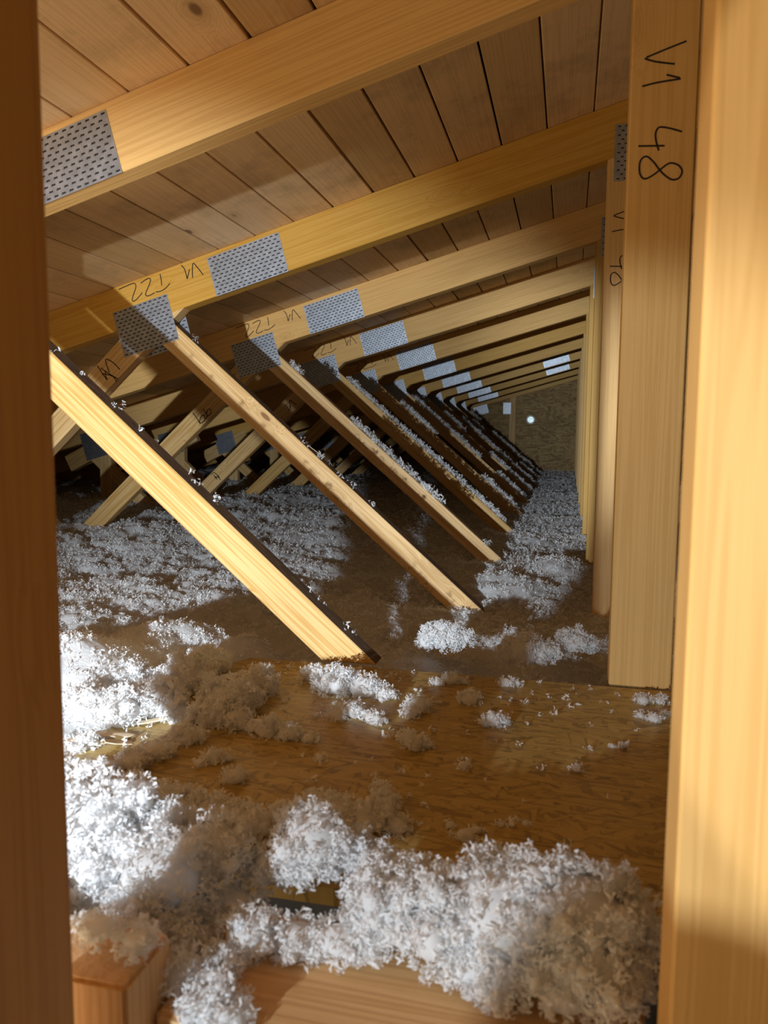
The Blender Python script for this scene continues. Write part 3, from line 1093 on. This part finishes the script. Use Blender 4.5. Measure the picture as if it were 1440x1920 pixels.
deck_clump(845, 1272, 18, 'wool clump on the back edge of the deck by the insulation', extra=((820, 1278, 14), (870, 1276, 12)))
deck_clump(950, 1278, 15, 'wool fleck on the back edge of the deck, middle', extra=((970, 1280, 10),))
deck_clump(722, 1500, 27, 'lone bright wool clump on the deck just behind the front middle heap', flat=1.2, extra=((725, 1530, 24),))
deck_clump(690, 1530, 45, 'shaded wool behind the lone bright clump', extra=((640, 1520, 45), (600, 1500, 36), (745, 1545, 30)))
deck_clump(320, 1500, 60, 'shaded bank of wool behind the front left heap', extra=((240, 1480, 55), (400, 1520, 60), (470, 1540, 55), (180, 1470, 50), (540, 1530, 45)), size=0.0072)
deck_clump(870, 1565, 20, 'shaded wool fleck behind the front right heap', extra=((845, 1545, 12), (895, 1555, 12)))
deck_clump(960, 1542, 10, 'thin row of shaded flecks on the front deck', extra=((985, 1542, 9), (940, 1545, 8)))
deck_clump(890, 1605, 30, 'dull wool tuft leaning on the back of the front right heap', extra=((920, 1595, 20),))
deck_clump(250, 1420, 34, 'lit wool clump by the splintered left edge of the deck', extra=((200, 1435, 28), (300, 1405, 30), (160, 1440, 22)), size=0.0068)
deck_clump(165, 1385, 30, 'lit wool clump tight against the dark stud by the deck edge', extra=((140, 1400, 22),))

# mounds lying in the floor bed right behind the deck
for (u, v, Y, r, lab) in ((830, 1195, 1.62, 42, 'bright tuft of wool standing out of the shaded bed behind the deck'),
                          (985, 1220, 1.55, 45, 'bright tuft of wool nearest the deck between the diagonal and post'),
                          (1075, 1205, 1.60, 34, 'bright tuft of wool beside the half-hidden post foot')):
    clump('wool_clump', [pb(u, v, Y, r, r * 0.7), pb(u + r * 0.8, v + 4, Y, r * 0.6, r * 0.5), pb(u - r * 0.7, v + 8, Y - 0.01, r * 0.55, r * 0.4)], lab, size=0.0075, group='bright wool tufts behind the deck')

# crumbs and flecks too small and many to count
cr = []
n = 950
P = np.stack([rng.uniform(-0.66, 0.26, n), rng.uniform(0.70, 1.35, n), np.full(n, DZ + 0.002)], 1)
dens_f = vnoise(P[:, 0] * 6, P[:, 1] * 7, 31)
left = np.clip((-P[:, 0] + 0.1) / 0.7, 0.10, 1)
backw = np.clip((P[:, 1] - 0.75) / 0.5, 0.15, 1)
P = P[rng.random(n) < dens_f * (0.25 + 0.9 * left * backw)]
cr.append(shreds(P, rng.uniform(0.004, 0.010, len(P)), 8, 0.8, 61))
V, Fq = joined(cr)
o = link('wool_crumbs', mesh_np('wool_crumbs', V, Fq, [M['fluff']]))
tag(o, 'tiny crumbs of white wool strewn over the strand board deck', 'insulation', kind='stuff')

fk = []
for k in range(1, 11):
    y = YT(k)
    m = {1: 26, 2: 110, 3: 380, 4: 420, 5: 520, 6: 420, 7: 420, 8: 380, 9: 320, 10: 300}[k]
    x = rng.uniform(-1.2, -0.32 if k > 1 else -0.34, m)
    keep = vnoise(x * 5 + 13 * k, np.full(m, 0.5 * k), 41) + 0.25 * np.clip((x + 0.9) / 0.5, -0.6, 1) > (0.62 if k < 3 else 0.45)
    x = x[keep]
    P = np.stack([x, y + rng.uniform(0.006, TH - 0.004, len(x)), DU(x) + rng.uniform(0.0, 0.016, len(x))], 1)
    fk.append(shreds(P, (0.009 if k < 3 else 0.014 + 0.0012 * k) * rng.uniform(0.6, 1.3, len(P)), 7, 0.9, 70 + k))
V, Fq = joined(fk)
o = link('wool_flecks', mesh_np('wool_flecks', V, Fq, [M['fluff']]))
tag(o, 'white wool caught along the upper edges of the diagonal webs', 'insulation', kind='stuff')

p = at(748, 852, 5.9)
m_, mx = strand(p.x, p.y, p.z, 0.06, 0.02, 0.2, -0.9)
o = link('paper_scrap', m_, None, mx)
o.data.materials.clear()
o.data.materials.append(M['vent'])
tag(o, 'tiny pale scrap glinting in the dark between the webs', 'scrap')

# unseen round-topped blocker, added to shade the foot of the right-hand post
mr_ = empty('shadow_blocker', (-0.262, -0.30, -0.80))
tag(mr_, 'added upright shadow blocker, unseen behind the opening', 'roll')
lathe('blocker_body', [(0.001, 0.0), (0.070, 0.0), (0.070, 0.575), (0.066, 0.597), (0.055, 0.615), (0.038, 0.629), (0.019, 0.636), (0.001, 0.638)], 32, M['gypsum'], mr_, Matrix.Translation((-0.262, -0.30, -0.80)))
